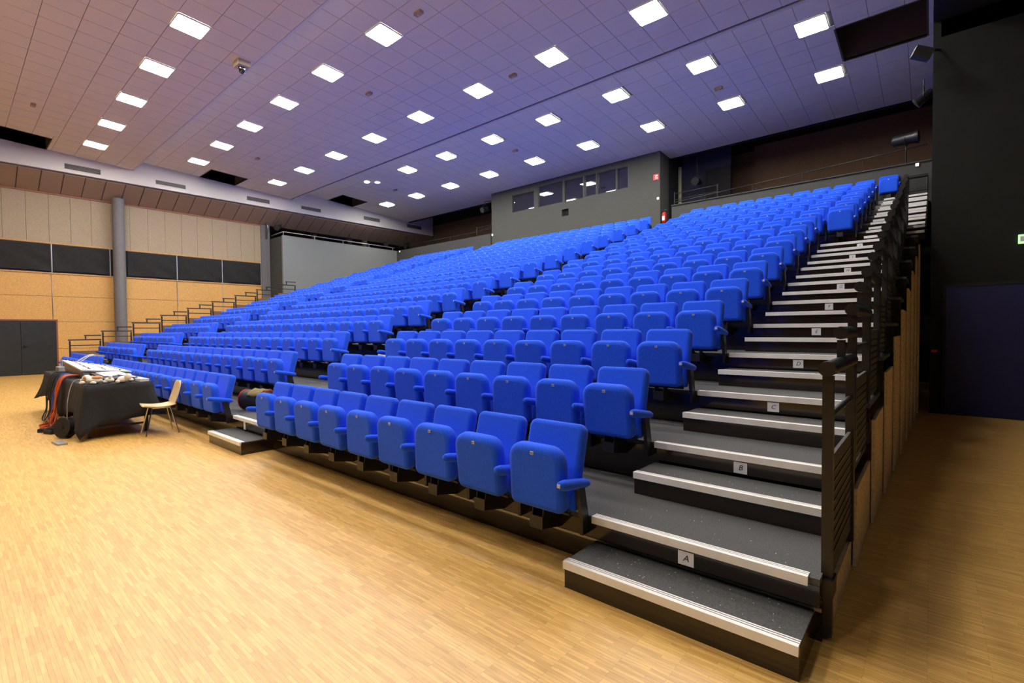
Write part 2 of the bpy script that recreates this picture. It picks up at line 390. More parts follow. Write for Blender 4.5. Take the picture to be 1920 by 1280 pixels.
# window band with drawn black blinds
wn = 0
for i, (a, b) in enumerate([(-1.85, .03), (.05, 1.72), (2.26, 3.98), (4.02, 5.75), (5.79, 7.46)]):
    wn += 1
    wo = MB().box(XW-.03, XW-.022, a, b, 3.745, 4.80).build('window_%d' % wn, 'navy'); struct(wo, 'high window covered by a black blind')
    MB().box(XW-.022, XW+.02, b+.005, b+.035, 3.745, 4.80).build('window_frame', 'grey_metal', wo)
    nu, nv = 18, 8; V = []; F = []
    for v in range(nv+1):
        for u in range(nu+1):
            s_ = u/nu; t_ = v/nv
            sag = .03*math.sin(PI*s_)*(1-t_)
            x = XW + .045 + .045*math.sin(17*s_*(.5+.5*t_)+i+4*t_) * (1-t_*.8) * (abs(s_-.5)*1.7+.12)
            V.append((x, a+.03+(b-a-.06)*s_, 3.79 + .98*t_ + sag*.7))
    F = [(r*(nu+1)+c, r*(nu+1)+c+1, (r+1)*(nu+1)+c+1, (r+1)*(nu+1)+c) for r in range(nv) for c in range(nu)]
    e = empty('window_blind', (XW, a, 3.79), ['black fabric blind over high window above the dark double door', 'black fabric blind over high window just left of the grey column', 'black fabric blind over high window just right of the grey column', 'black fabric blind, second right of the grey column', 'black fabric blind nearest the grey gallery wall'][i], 'blind', 'blinds on the high left windows')
    V2 = [(p[0]-XW, p[1]-a, p[2]-3.79) for p in V]; V3 = [(p[0]-.004, p[1], p[2]) for p in V2]; n_ = len(V2)
    mm = MB(); mm.add(V2+V3, F + [tuple(j+n_ for j in reversed(f)) for f in F], 0, True); mm.build('fabric', 'blind', e)
    MB().tube([(.012, .02, .985), (.012, b-a-.02, .985)], .018, 8).build('roller', 'steel_black', e)
# conduits running down the panels
for i, y in enumerate((.035, 4.0, 5.77)):
    tag(MB().tube([(XW+.012, y, 4.80), (XW+.012, y, 3.2), (XW+.012, y+.02, 2.6 if i else 2.1)], .011, 6).build('cable_conduit', 'grey_cable'),
        ['thin grey conduit on left wall above the dark door', 'thin grey conduit on left wall right of the column', 'thin grey conduit on left wall near the gallery wall'][i], 'conduit', 'conduits on the left wall')
# double door
dr = MB().box(XW-.03, XW+.02, .115, .16, 0, 2.0).box(XW-.03, XW+.02, -1.80, .16, 1.965, 2.01).build('door_1', 'red_trim'); struct(dr, 'black double door in left wall')
for a, b in ((-1.76, -.828), (-.818, .112)):
    lf = MB().box(XW-.03, XW+.008, a, b, .01, 1.96).build('door_leaf', 'door_black', dr)
    if b > 0:
        MB().box(XW+.008, XW+.02, a+.04, a+.08, .92, 1.12).tube([(XW+.02, a+.06, 1.03), (XW+.06, a+.06, 1.03), (XW+.06, a+.19, 1.03)], .011, 6).build('door_handle', 'steel_black', lf)
# round column
col = MB().lathe([(.2, 0), (.2, 6.78)], 24, (XW+.3, 1.98, 0)).build('column', 'column_grey'); tag(col, 'round grey concrete column against the panelled left wall', 'column')

# wall end + gallery -------------------------------------------------------
GX, GY = -22.87, 7.92
wg = MB().box(XW-.3, XW+.06, 7.5, GY-.02, 0, 6.68).build('wall_end', 'column_grey'); struct(wg)
wf = MB()
wf.box(GX-.12, GX, GY, 14.42, 0, 6.05)
wgal = wf.build('wall_gallery', 'grey_paint'); struct(wgal, 'grey parapet wall of the side gallery')
MB().box(-25.5, GX-.12, GY, GY+.12, 0, 6.02).build('gallery_front', 'grey_dark', wgal)  # shaded face of the grey wall, its shade put into a darker grey
MB().box(-26, GX-.12, GY+.12, YB, 4.9, 5.0).build('gallery_floor', 'black_paint', wgal)
MB().box(-26.2, -26, GY-.4, YB, 0, 8).build('gallery_back', 'grey_dark', wgal)
MB().box(-26, XW-.3, 7.3, 7.5, 0, 7).build('gallery_end', 'grey_dark', wgal)
tag(MB().lathe([(.17, 5.0), (.17, 7.1)], 16, (-24.4, 13.3, 0)).build('column', 'grey_dark'), 'dark round column standing in the left gallery', 'column')
def rail(name, label, pts, posts, r=.02, mat_='grey_metal', zdrop=.3):
    e = empty(name, pts[0], label, 'railing'); o = Vector(pts[0])
    MB().tube([Vector(p)-o for p in pts], r, 8).build('top_rail', mat_, e)
    for q in posts: MB().tube([Vector(q)-o, Vector(q)-o+Vector((0,0,-zdrop))], r*.7, 6).build('post', mat_, e)
    return e
rail('gallery_rail', 'steel handrail along top of grey gallery wall', [(-24.2, GY+.06, 6.2), (GX-.06, GY+.06, 6.22), (GX-.06, 14.3, 6.22)], [(GX-.06, GY+.06+i*1.55, 6.22) for i in range(5)], .022, 'grey_metal', .18)

# back wall, rear gallery, control booth ------------------------------------
wb = MB().box(-26, .4, YB, YB+.2, 0, 9.4).build('wall_back', 'black_paint'); struct(wb, 'dark rear wall')
MB().box(-4.65, .39, YB-.25, YB, 5.0, 8.25).build('wood_panel', 'brown_wall', wb)
MB().box(-7.1, -4.66, YB-.06, YB, 5.0, 8.15).build('wood_panel', 'brown_wall', wb)
MB().box(-26, -15.4, YB-.06, YB, 5.0, 8.0).build('wood_panel', 'brown_wall', wb)
pr = MB().box(-6.66, .39, 14.44, 14.54, 0, 5.86).build('wall_parapet_right', 'grey_dark'); struct(pr, 'dark parapet behind the top row')
MB().box(-6.66, .39, 14.40, 14.57, 5.86, 5.89).build('coping', 'grey_dark', pr)
pl = MB().box(GX-.12, -15.53, 14.44, 14.54, 0, 6.06).build('wall_parapet_left', 'grey_dark'); struct(pl, 'dark parapet left of the control booth')
struct(MB().box(-26, .39, 14.54, YB, 4.95, 5.05).build('floor_gallery', 'black_paint'), 'dark rear gallery floor')
rail('gallery_rail', 'thin dark handrail on rear parapet left of control booth', [(-22.8, 14.49, 6.28), (-16.6, 14.49, 6.28), (-15.6, 14.49, 6.4)], [(-22.2+1.9*i, 14.49, 6.28) for i in range(4)], .016, 'steel_black', .22)
rail('gallery_rail', 'long dark handrail sloping along rear parapet right of control booth', [(-6.6, 14.49, 5.98), (-4.2, 14.49, 6.1), (-2.66, 14.49, 6.16), (.3, 14.49, 6.32)], [(-5.5, 14.49, 6.03), (-4.0, 14.49, 6.1), (-2.6, 14.49, 6.16), (-1.1, 14.49, 6.25)], .016, 'steel_black', .2)
e = empty('guard_rail', (-6.66, 14.7, 5.05), 'three-bar dark guard rail beside lit doorway at the rear exit', 'railing')
for k_ in range(3): MB().tube([(0, 0, .85+.22*k_), (1.5, 0, .88+.22*k_)], .014, 6).build('bar', 'steel_black', e)
for x in (0, 1.5): MB().tube([(x, 0, 0), (x, 0, 1.35)], .018, 6).build('post', 'steel_black', e)
e = empty('guard_rail', (-16.75, 14.75, 5.05), 'small dark guard rail at the left corner of control booth', 'railing')
for k_ in range(3): MB().tube([(0, 0, 1.1+.2*k_), (1.2, 0, 1.12+.2*k_)], .014, 6).build('bar', 'steel_black', e)
for x in (0, 1.2): MB().tube([(x, 0, 0), (x, 0, 1.55)], .018, 6).build('post', 'steel_black', e)

BY = 14.5; bx0, bx1 = -15.5, -7.12
panes = [(-14.2,-12.93,6.84,7.63),(-12.71,-11.40,6.83,7.75),(-11.31,-10.385,6.82,7.73),(-10.33,-9.79,6.85,7.73),(-9.725,-8.90,6.845,7.70),(-8.85,-8.38,6.86,7.69)]
bt = MB()
zs = [4.6, 6.25, 6.535, 6.80, 7.78, 8.6]
def bw(x0, x1, z0, z1): bt.box(x0, x1, BY, BY+.14, z0, z1)
bw(bx0, bx1, 4.6, 6.25); bw(bx0, -11.46, 6.25, 6.535); bw(-11.113, bx1, 6.25, 6.535); bw(bx0, bx1, 6.535, 6.80); bw(bx0, bx1, 7.78, 8.6)
xs = [bx0] + [v for p in panes for v in p[:2]] + [bx1]
for a, b in zip(xs[0::2], xs[1::2]): bw(a, b, 6.80, 7.78)
for p in panes:
    bw(p[0], p[1], 6.80, p[2]); bw(p[0], p[1], p[3], 7.78)
bt.box(bx1-.14, bx1, BY+.14, 15.28, 4.6, 8.6); bt.box(bx0, bx0+.14, BY+.14, 15.28, 4.6, 8.6)
booth = bt.build('wall_booth', 'grey_booth'); struct(booth, 'grey control booth projecting above the top rows')
MB().box(-11.46, -11.113, BY+.1, BY+.13, 6.25, 6.535).build('projection_hole', 'black_void', booth)
MB().box(bx0+.14, bx1-.14, 15.2, 15.26, 4.6, 8.6).build('inner_wall', 'black_paint', booth)
struct(MB().box(bx0, bx1, 15.26, YB-.1, 4.6, 9.3).build('wall_booth_rear', 'black_paint'))
for i, p in enumerate(panes):
    wo = MB().box(p[0]+.03, p[1]-.03, BY+.06, BY+.07, p[2]+.03, p[3]-.03).build('window_%d' % (6+i), 'booth_glass'); struct(wo, ['leftmost glass pane of the control booth', 'second booth pane', 'third booth pane', 'narrow fourth booth pane', 'fifth booth pane', 'rightmost narrow booth pane'][i])
    f = MB(); t = .03
    f.box(p[0], p[1], BY+.02, BY+.1, p[2], p[2]+t).box(p[0], p[1], BY+.02, BY+.1, p[3]-t, p[3]).box(p[0], p[0]+t, BY+.02, BY+.1, p[2]+t, p[3]-t).box(p[1]-t, p[1], BY+.02, BY+.1, p[2]+t, p[3]-t)
    f.build('window_frame', 'steel_black', wo)
# exit recess beside the booth
rc = MB().box(-7.0, -5.2, 16.3, 16.4, 5.05, 9.0).build('wall_recess', 'navy'); struct(rc, 'dark blue recess wall at rear exit')
MB().box(-6.1, -5.2, 16.25, 16.3, 5.05, 7.45).build('dark_panel', 'black_paint', rc)
dd = MB().box(-7.42, -7.0, 16.2, 16.26, 5.05, 7.75).build('door_2', 'lit_door_tone'); struct(dd, 'rear exit doorway, its greenish light painted pale green')
MB().box(-7.04, -7.02, 16.16, 16.2, 5.05, 7.75).build('door_edge', 'beige_box', dd)

# right side: black wall with blue door, side wall, front wall ----------------
RY_ = 8.45
wr = MB().box(.40, 9, RY_, RY_+.25, 0, 6.35).build('wall_right', 'wall_black'); struct(wr, 'black wall with a dark blue door')
MB().box(.40, .5, RY_+.25, YB, 0, 9.3).build('wall_return', 'wall_black', wr)
d3 = MB().box(.60, 3.0, RY_-.03, RY_, 0.01, 2.15).build('door_3', 'door_blue'); struct(d3, 'dark blue sliding door at right')
MB().box(.56, 3.04, RY_-.04, RY_, 2.15, 2.2).box(.56, .60, RY_-.04, RY_, 0, 2.15).build('door_frame', 'black_paint', d3)
struct(MB().box(.40, 9, YF, RY_+.25, 6.75, 6.85).build('ceiling_right', 'black_void'), 'black soffit over the right side')
struct(MB().box(.40, .46, YF, RY_+.25, 6.85, 9.3).build('wall_fascia', 'wall_black'), 'black fascia at ceiling edge')
struct(MB().box(8.8, 9.0, YF, RY_, 0, 7).build('wall_side', 'wall_black'), 'black side wall')
struct(MB().box(-26, 9, YF-.2, YF, 0, 9.4).build('wall_front', 'black_paint'), 'dark front wall of the hall')

# ------------------------------------------------------------------ ceiling lights
def rrect(w, h, r, n=4):
    P = []
    for sx, sy, a0 in ((-1,-1,PI),(1,-1,1.5*PI),(1,1,0),(-1,1,.5*PI)):
        for k in range(n+1):
            a = a0 + PI/2*k/n; P.append((sx*(w/2-r)+r*math.cos(a), sy*(h/2-r)+r*math.sin(a)))
    return P
def plate(w, h, r, z0, z1, mi=0):
    P = rrect(w, h, r); n = len(P); m = MB()
    m.add([(x,y,z0) for x, y in P] + [(x,y,z1) for x, y in P], [tuple(range(n-1,-1,-1)), tuple(range(n,2*n))] + [(i,(i+1)%n,n+(i+1)%n,n+i) for i in range(n)], mi); return m
def ring(w, h, r, t, z0, z1):
    A = rrect(w, h, r); B = rrect(w-2*t, h-2*t, max(r-t, .005)); n = len(A); m = MB()
    V = [(x,y,z0) for x, y in A] + [(x,y,z0) for x, y in B] + [(x,y,z1) for x, y in A] + [(x,y,z1) for x, y in B]; F = []
    for i in range(n):
        j = (i+1) % n; F += [(i,n+i,n+j,j), (2*n+i,2*n+j,3*n+j,3*n+i), (i,j,2*n+j,2*n+i), (n+i,3*n+i,3*n+j,n+j)]
    m.add(V, F); return m
dif_me = plate(.575, .56, .035, -.022, -.004).mesh('diffuser', 'diffuser')
fr_me = ring(.602, .589, .045, .014, -.025, .012).mesh('frame', 'sign_white')
for li, j, x, y, k, nm in LIGHTS:
    e = empty('ceiling_light', (x, y, cz(k, y)), 'glowing square ceiling panel, %s from the right end of the %s light row' % (ONES[j+1], nm), 'ceiling light', 'square panels recessed in the ceiling')
    e.rotation_euler = (math.atan(PL[k][2]), 0, 0)
    link('frame', fr_me, e); link('diffuser', dif_me, e)
for j, (x, y) in enumerate(((4.4, -5.6),)):  # unseen panel added to light the chipboard flank and right floor
    e = empty('ceiling_light', (x, y, 6.75), 'added unseen square ceiling panel in the black soffit behind the viewer, nearest the hall', 'ceiling light', 'square panels recessed in the ceiling')
    link('frame', fr_me, e); link('diffuser', dif_me, e)
e = empty('ceiling_light', (-18.84, 10.18, cz(2, 10.18)), 'small twin-oval ceiling light among the square panels', 'ceiling light')
for s_ in (-1, 1): plate(.24, .2, .09, -.03, 0).build('lens', 'lamp_small', e, (s_*.16, s_*.17, 0))

# ------------------------------------------------------------------ tiered platforms
AIS = [(-1.17, 'r'), ]           # handled below
def nosing(x0, x1, y, z):
    m = MB()
    m.box(x0, x1, y-.014, y+.012, z-.038, z+.006)
    m.box(x0, x1, y+.012, y+.02, z-.002, z+.003, 1)
    m.box(x0, x1, y+.02, y+.03, z-.002, z+.005)
    m.box(x0, x1, y+.03, y+.037, z-.002, z+.003, 1)
    m.box(x0, x1, y+.037, y+.046, z-.002, z+.005)
    return m
ROWN = 'ABCDEFGHIJKLMNOP'
A1, A1L = -5.72, -6.93               # first gangway
A2, A2L = -14.5, -15.68              # second gangway
A3, A3L = -20.35, -22.1              # left stairs
def xs_right(n): return -1.165 if n <= 9 else -.555
for n in range(NR):
    z = zt(n); y = n*D
    e = empty('seating_platform', (0, y, 0), 'dark carpeted platform of the %s row of the tiered stand, counted from the floor' % ONES[n+1], 'platform', 'stepped decks of the retractable stand')
    x0, x1 = xl(n), xr(n)
    MB().box(x0, x1, .002, D-.002 if n < NR-1 else D+.02, z-.03, z).build('deck', 'carpet', e)
    MB().box(x0, x1, 0, .03, z-.13, z-.032).build('front_beam', 'gloss_black', e)
    MB().box(x0, x1, .08 if n == 0 else .034, .095 if n == 0 else .05, z-H0 if n == 0 else z-H+.001, z-.13).build('riser_panel', 'gloss_black', e)
    MB().box(x0, x1, .055, .065, z-.178, z-.162).build('rail_strip', 'grey_metal', e)
    for a, b in ((xs_right(n), -.005 if n < 10 else .31), (A1L, A1), (A2L, A2), (A3L, A3)):
        nosing(a, b, 0, z).build('step_nosing', ['aluminium', 'groove'], e)
def step(x0, x1, y0, y1, z0, z1, label, grp):
    e = empty('stair_step', ((x0+x1)/2, y0, z0), label, 'step', grp); w_ = (x1-x0)/2; d_ = y1-y0; h_ = z1-z0
    MB().box(-w_, w_, .004, d_, 0, h_-.012).build('step_body', 'gloss_black', e)
    MB().box(-w_, w_, .01, d_, h_-.012, h_).build('tread', 'carpet', e)
    nosing(-w_, w_, 0, h_).build('step_nosing', ['aluminium', 'groove'], e)
step(-1.176, .012, -.296, .078, 0, .154, 'low black floor step with silver nosing at the foot of right stairs', 'loose floor steps')
step(A1L-.05, A1-.17, -.30, .078, 0, .154, 'low black floor step before the gangway right of the cloth-covered table', 'loose floor steps')
step(A2L, A2, -.30, .078, 0, .154, 'low black floor step before the gangway hidden behind the table', 'loose floor steps')
for n in range(NR-1):
    y = n*D
    for (a, b, nm) in ((xs_right(n) if n < 9 else -.555, -.005 if n < 9 else .31, 'right stairs'), (A1L, A1, 'gangway between right and middle blocks'), (A2L, A2, 'gangway between middle and left blocks'), (A3L, A3, 'stairs beside left wall')):
        step(a, b, y+.556, y+D-.004, zt(n), zt(n)+.15, 'intermediate step above row %s deck in the %s' % (ROWN[n], nm), 'half-height steps in the gangways')

# row letter cards under the nosings of the right stairs
def text_mesh(ch, size, shear=.25):
    c = bpy.data.curves.new('letter', 'FONT'); c.body = ch; c.size = size; c.shear = shear; c.align_x = 'CENTER'; c.align_y = 'CENTER'; c.extrude = .0006; c.resolution_u = 3
    o = bpy.data.objects.new('letter', c); COL.objects.link(o); bpy.context.view_layer.update()
    me = bpy.data.meshes.new_from_object(o.evaluated_get(bpy.context.evaluated_depsgraph_get())); bpy.data.objects.remove(o); bpy.data.curves.remove(c)
    me.materials.clear(); me.materials.append(MATS['ink']); return me
CARDX = [(1284,1040),(1387,869),(1449,758),(1496,678),(1530,619),(1554,571),(1576,533),(1589,504),(1598,479),(1612,458)]
def unproj_x(u, v, y):
    a = (u-960)/FPX; b = (640-v)/FPX; r = _fw + _r2*a + _u2*b; t = (y-CAM.y)/r.y; return (CAM + r*t).x
for n in range(10):
    x = unproj_x(*CARDX[n], n*D-.02)
    e = empty('row_card', (x, n*D-.004, zt(n)-.085), 'white card lettered %s hanging under a silver nosing on right stairs' % ROWN[n], 'card', 'row letters on the right stairs')
    MB().box(-.043, .043, -.0025, 0, -.038, .038).build('card', 'paper', e)
    link('letter', text_mesh(ROWN[n], .05), e, (0, -.003, 0), (PI/2, 0, 0))
e = empty('row_card', (-6.55, -.004, zt(0)-.085), 'small white card under the nosing beside the lone floor step', 'card', 'row letters on the right stairs')
MB().box(-.03, .03, -.0025, 0, -.06, .05).build('card', 'paper', e)

# ------------------------------------------------------------------ side rails and wooden side panels
def side_rail(n, side):
    z = zt(n); x = .055 if side > 0 else xl(n)-.012; y = n*D
    nm = 'right' if side > 0 else 'left'
    e = empty('guard_rail', (x, y, z), 'black steel guard rail at the %s end of row %s' % (nm, ROWN[n]), 'railing', 'stepped guard rails on the %s side' % nm)
    off = .09 if side > 0 else .2; zo = .034 if side > 0 else 0
    y0, y1 = off+.02, off+.84
    mt = 'steel_black'
    for yy_ in (y0, y1): MB().box(-.022, .022, yy_-.022, yy_+.022, (-.30 if yy_ == y0 else -.12) if n == 0 else 0.001, .90+zo).build('post', mt, e)
    MB().tube([(0, y0-.05, .935+zo), (0, y1+.03, .935+zo)], .036 if side > 0 else .022, 12).build('top_rail', mt, e)
    MB().box(-.018, .018, y0+.42-.018, y0+.42+.018, .95+zo, 1.06+zo).build('upper_post', mt, e)
    MB().tube([(0, y0+.38, 1.085+zo*1.4), (0, y1+.03, 1.085+zo*1.4)], .034 if side > 0 else .022, 12).build('upper_rail', mt, e)
    MB().tube([(0, y0, .74), (0, y1, .74)], .016, 8).build('middle_rail', mt, e)
    MB().box(-.008, .008, y0+.03, y1-.03, -.05 if n == 0 else .02, .54).build('infill_panel', 'brown_wall' if side < 0 else 'grey_dark', e)
    if side > 0:
        for k in range(9): MB().box(.008, .012, y0+.04, y1-.04, .05+k*.05, .062+k*.05).build('louvre', mt, e)
        if n == 0: MB().box(-.03, .03, y0-.05, y0+.06, -.10, -.02).build('bracket', mt, e)
for n in range(NR):
    if n < 10: side_rail(n, 1)
    if n < 9: side_rail(n, -1)
    h_ = .19 if n == 0 else zt(n)-.14
    if n < 10: tag(MB().box(-.008, .012, .16, 1.0, 0.002, h_).build('side_panel', 'osb', None, (xr(n)+.002+.004, n*D, 0)), 'pale chipboard side panel closing the stand under row %s' % ROWN[n], 'panel', 'chipboard panels on the right flank')
    if n < 8: tag(MB().box(-.012, .008, .16, 1.0, 0.002, zt(n)-.14).build('side_panel', 'osb', None, (xl(n)-.006, n*D, 0)), 'chipboard side panel on left flank under row %s' % ROWN[n], 'panel', 'chipboard panels on the left flank')

# ------------------------------------------------------------------ seats
BACKM = TR(0, -.022, .295) @ RX(-.25)
def seat_parts(lod):
    cs, es = (6, 4) if lod == 0 else (3, 2)
    back = MB().slab(.435, .535, (.03, .03, .055, .055), .085, .03, BACKM, cs, es)
    pad = MB().slab(.415, .405, (.05, .05, .1, .1), .105, .04, TR(0, 0, .2025), cs, es)     # origin at hinge
    arm = MB()
    P = [(-.315, .016, .018), (-.30, .026, .027), (-.26, .031, .033), (-.14, .030, .032), (-.03, .026, .028), (0.0, .020, .022)]
    n = 10 if lod == 0 else 6; V = []; F = []
    for yy_, rx, rz_ in P:
        for k in range(n): V.append((rx*math.cos(2*PI*k/n), yy_, .207 - yy_*.17 + rz_*math.sin(2*PI*k/n)))
    for i in range(len(P)-1):
        for k in range(n): F.append((i*n+k, (i+1)*n+k, (i+1)*n+(k+1)%n, i*n+(k+1)%n))
    F += [tuple(range(n)), tuple((len(P)-1)*n+k for k in range(n-1,-1,-1))]
    arm.add(V, F, 0, True)
    sup = MB().hexa([(-.014,-.085,.0),(.014,-.085,.0),(.014,-.015,.0),(-.014,-.015,.0),(-.014,-.13,.2),(.014,-.13,.2),(.014,-.06,.2),(-.014,-.06,.2)])
    sup.box(-.012, .012, -.08, -.001, -.1, .0)
    br = MB().hexa([(-.045,-.21,-.075),(-.038,-.21,-.075),(-.038,-.002,-.12),(-.045,-.002,-.12),(-.045,-.19,.05),(-.038,-.19,.05),(-.038,-.002,-.03),(-.045,-.002,-.03)])
    br.hexa([(.038,-.21,-.075),(.045,-.21,-.075),(.045,-.002,-.12),(.038,-.002,-.12),(.038,-.19,.05),(.045,-.19,.05),(.045,-.002,-.03),(.038,-.002,-.03)])
    br.box(-.05, .05, -.214, -.208, -.08, .0)
    br.tube([(-.2, -.13, .035), (.2, -.13, .035)], .014, 6)
    pl_ = MB().box(-.012, .012, -.0575, -.050, .350, .370).box(-.008, -.003, -.0582, -.057, .353, .367, 1).box(.001, .007, -.0582, -.057, .353, .358, 1).box(.001, .007, -.0582, -.057, .362, .367, 1)
    tabp = MB().box(-.011, .011, -.3185, -.314, .25, .272)
    return back, pad, arm, sup, br, pl_, tabp
back, pad, arm, sup, br, plt, tabp = seat_parts(0)
ME = dict(backrest=back.mesh('backrest', 'fabric'), seat_cushion=pad.mesh('seat_cushion', 'fabric'), armrest=arm.mesh('armrest', 'fabric'), armrest_support=sup.mesh('armrest_support', 'steel_black'),
          bracket=br.mesh('bracket', 'steel_black'), number_plate=plt.mesh('number_plate', ['plate', 'plate_ink']), row_tab=tabp.mesh('row_tab', 'plate'))
HINGE = (0, -.175, .045)
SEATS = []     # (x, row, block, number from right, n in row, last?)
for n in range(NR):
    c1 = [-1.445 - SP*k for k in range(9)]
    if n >= 10: c1 = [-1.445+SP] + c1
    for i, x in enumerate(c1): SEATS.append((x, n, 'right', i+1, i == len(c1)-1, i == 0))
    for i in range(15): SEATS.append((-7.225 - SP*i, n, 'middle', i+1, i == 14, i == 0))
    for i in range(9): SEATS.append((-15.99 - SP*i, n, 'left', i+1, i == 8, i == 0))
def dist(s): return (Vector((s[0], s[1]*D-.1, zt(s[1])+.3)) - CAM).length
order = sorted(SEATS, key=dist)
near = order[:299]; far = order[299:]
def place_seat(x, y, z, label, tilt, lastL, firstR):
    e = empty('theatre_seat', (x, y, z), label, 'seat', 'blue tip-up seats of the stand')
    link('backrest', ME['backrest'], e)
    c = link('seat_cushion', ME['seat_cushion'], e, HINGE, (tilt, 0, 0))
    link('number_plate', ME['number_plate'], c)
    a = link('armrest', ME['armrest'], e, (SP/2, 0, 0)); link('armrest_support', ME['armrest_support'], e, (SP/2, 0, 0))
    if firstR: link('row_tab', ME['row_tab'], a)
    if lastL:
        link('armrest', ME['armrest'], e, (-SP/2, 0, 0)); link('armrest_support', ME['armrest_support'], e, (-SP/2, 0, 0))
    link('bracket', ME['bracket'], e)
    return e
rs = random.Random(3)
def rt():
    r = rs.random(); return .055 + rs.uniform(-.035, .03) + (.06 if r < .06 else 0)
FIXED = {(0, 'right', 1): .06, (0, 'right', 2): .11, (0, 'right', 5): .03, (0, 'right', 6): .08}
for x, n, blk, k, lastL, firstR in near:
    t = FIXED.get((n, blk, k), rt())
    place_seat(x, n*D, zt(n), 'blue tip-up theatre seat, %s from right in the %s row of the %s block' % (ONES[k], ONES[n+1], blk), t, lastL, firstR)
place_seat(-.50, 14.36, zt(15)+.24, 'lone blue tip-up seat at the very top of right stairs', -.08, True, False)
# the remaining seats high up, too many to keep singly
b2, p2, a2, s2, r2, l2, _t = seat_parts(1)
fm = MB()
def bake(src, M, mi):
    o = len(fm.v); fm.v += [tuple(M @ Vector(v)) for v in src.v]; fm.f += [tuple(i+o for i in f) for f in src.f]; fm.m += [mi]*len(src.f); fm.sm += src.sm
for x, n, blk, k, lastL, firstR in far:
    T = TR(x, n*D, zt(n))
    bake(b2, T, 0); P = T @ TR(*HINGE) @ RX(rt()); bake(p2, P, 0); bake(l2, P, 2)
    bake(a2, T @ TR(SP/2, 0, 0), 0); bake(s2, T @ TR(SP/2, 0, 0), 1)
    if lastL: bake(a2, T @ TR(-SP/2, 0, 0), 0)
o = fm.build('far_theatre_seats', ['fabric', 'steel_black', 'plate'])
tag(o, 'remaining blue tip-up seats filling the upper rows of middle and left blocks', 'seats', None, 'stuff')

# ------------------------------------------------------------------ table with cloth and its equipment
def cloth(x0, x1, y0, y1, zt_, drops):
    """draped cloth: closed two-sided sheet with folds; drops = (west, east, south, north) hem heights"""
    m = MB(); per = []; nx, ny = 44, 12
    for i in range(nx): per.append((x0+(x1-x0)*i/nx, y0, 0, -1, i/nx, 's'))
    for i in range(ny): per.append((x1, y0+(y1-y0)*i/ny, 1, 0, i/ny, 'e'))
    for i in range(nx): per.append((x1-(x1-x0)*i/nx, y1, 0, 1, i/nx, 'n'))
    for i in range(ny): per.append((x0, y1-(y1-y0)*i/ny, -1, 0, i/ny, 'w'))
    N = len(per); LV = 7; V = []
    for l in range(LV+1):
        t = l/LV
        for (x, y, nx_, ny_, s, sd) in per:
            hem = drops[sd](s) ; z = zt_ + .006 - (zt_+.006-hem)*t
            corner = max(0, 1-min(s, 1-s)*(9 if sd in 'sn' else 5))
            fold = (.014*math.sin((x*9.7+y*23)) + .012*math.sin(x*23+y*41+1)) * t
            outw = .012 + .05*t + fold + .10*corner*t*t
            cx = (1 if s < .5 else -1)
            ox, oy = nx_*outw, ny_*outw
            if corner > 0:
                if sd == 's': ox += (-1 if s < .5 else 1)*.10*corner*t*t
                if sd == 'n': ox += (1 if s < .5 else -1)*.10*corner*t*t
                if sd == 'e': oy += (-1 if s < .5 else 1)*.10*corner*t*t
                if sd == 'w': oy += (1 if s < .5 else -1)*.10*corner*t*t
            V.append((x+ox, y+oy, z))
    F = [(l*N+i, l*N+(i+1)%N, (l+1)*N+(i+1)%N, (l+1)*N+i) for l in range(LV) for i in range(N)]
    F = [tuple(reversed(f)) for f in F]
    m.add(V, F, 0, True); m.add([V[i] for i in range(N)], [tuple(range(N))], 0, False)
    return m
TX0, TX1, TY0, TY1, TZ = -12.6, -8.5, -1.34, -.58, .75
for i, (a, b) in enumerate(((TX0, -10.56), (-10.54, TX1))):
    e = empty('folding_table', ((a+b)/2, (TY0+TY1)/2, 0), ['folding table under the far half of the black cloth', 'folding table under the near half of the black cloth, front leg showing'][i], 'table', 'tables under the black cloth')
    w_ = (b-a)/2; d_ = (TY1-TY0)/2
    MB().box(-w_, w_, -d_, d_, TZ-.03, TZ).build('tabletop', 'wood_trim', e)
    for sx in (-1, 1):
        for sy in (-1, 1): MB().box(sx*(w_-.12)-.022, sx*(w_-.12)+.022, sy*(d_-.05)-.022, sy*(d_-.05)+.022, 0, TZ-.03).build('leg', 'steel_black', e)
        MB().box(sx*(w_-.12)-.012, sx*(w_-.12)+.012, -d_+.05, d_-.05, .12, .15).build('stretcher', 'steel_black', e)
hem = dict(s=lambda s: .24 + .10*math.sin(s*9) - .16*max(0, s-.9)*10*1.25, e=lambda s: (.04 + s*1.1 if s < .12 else .17 + .03*s + .08*s), n=lambda s: .25 + .05*math.sin(s*12), w=lambda s: .3)
cl = cloth(TX0, TX1, TY0, TY1, TZ, hem).build('tablecloth', 'cloth_black'); tag(cl, 'long black cloth draped over the equipment tables', 'tablecloth')
md = cl.modifiers.new('thick', 'SOLIDIFY'); md.thickness = .004; md.offset = 1
ZT = TZ+.011
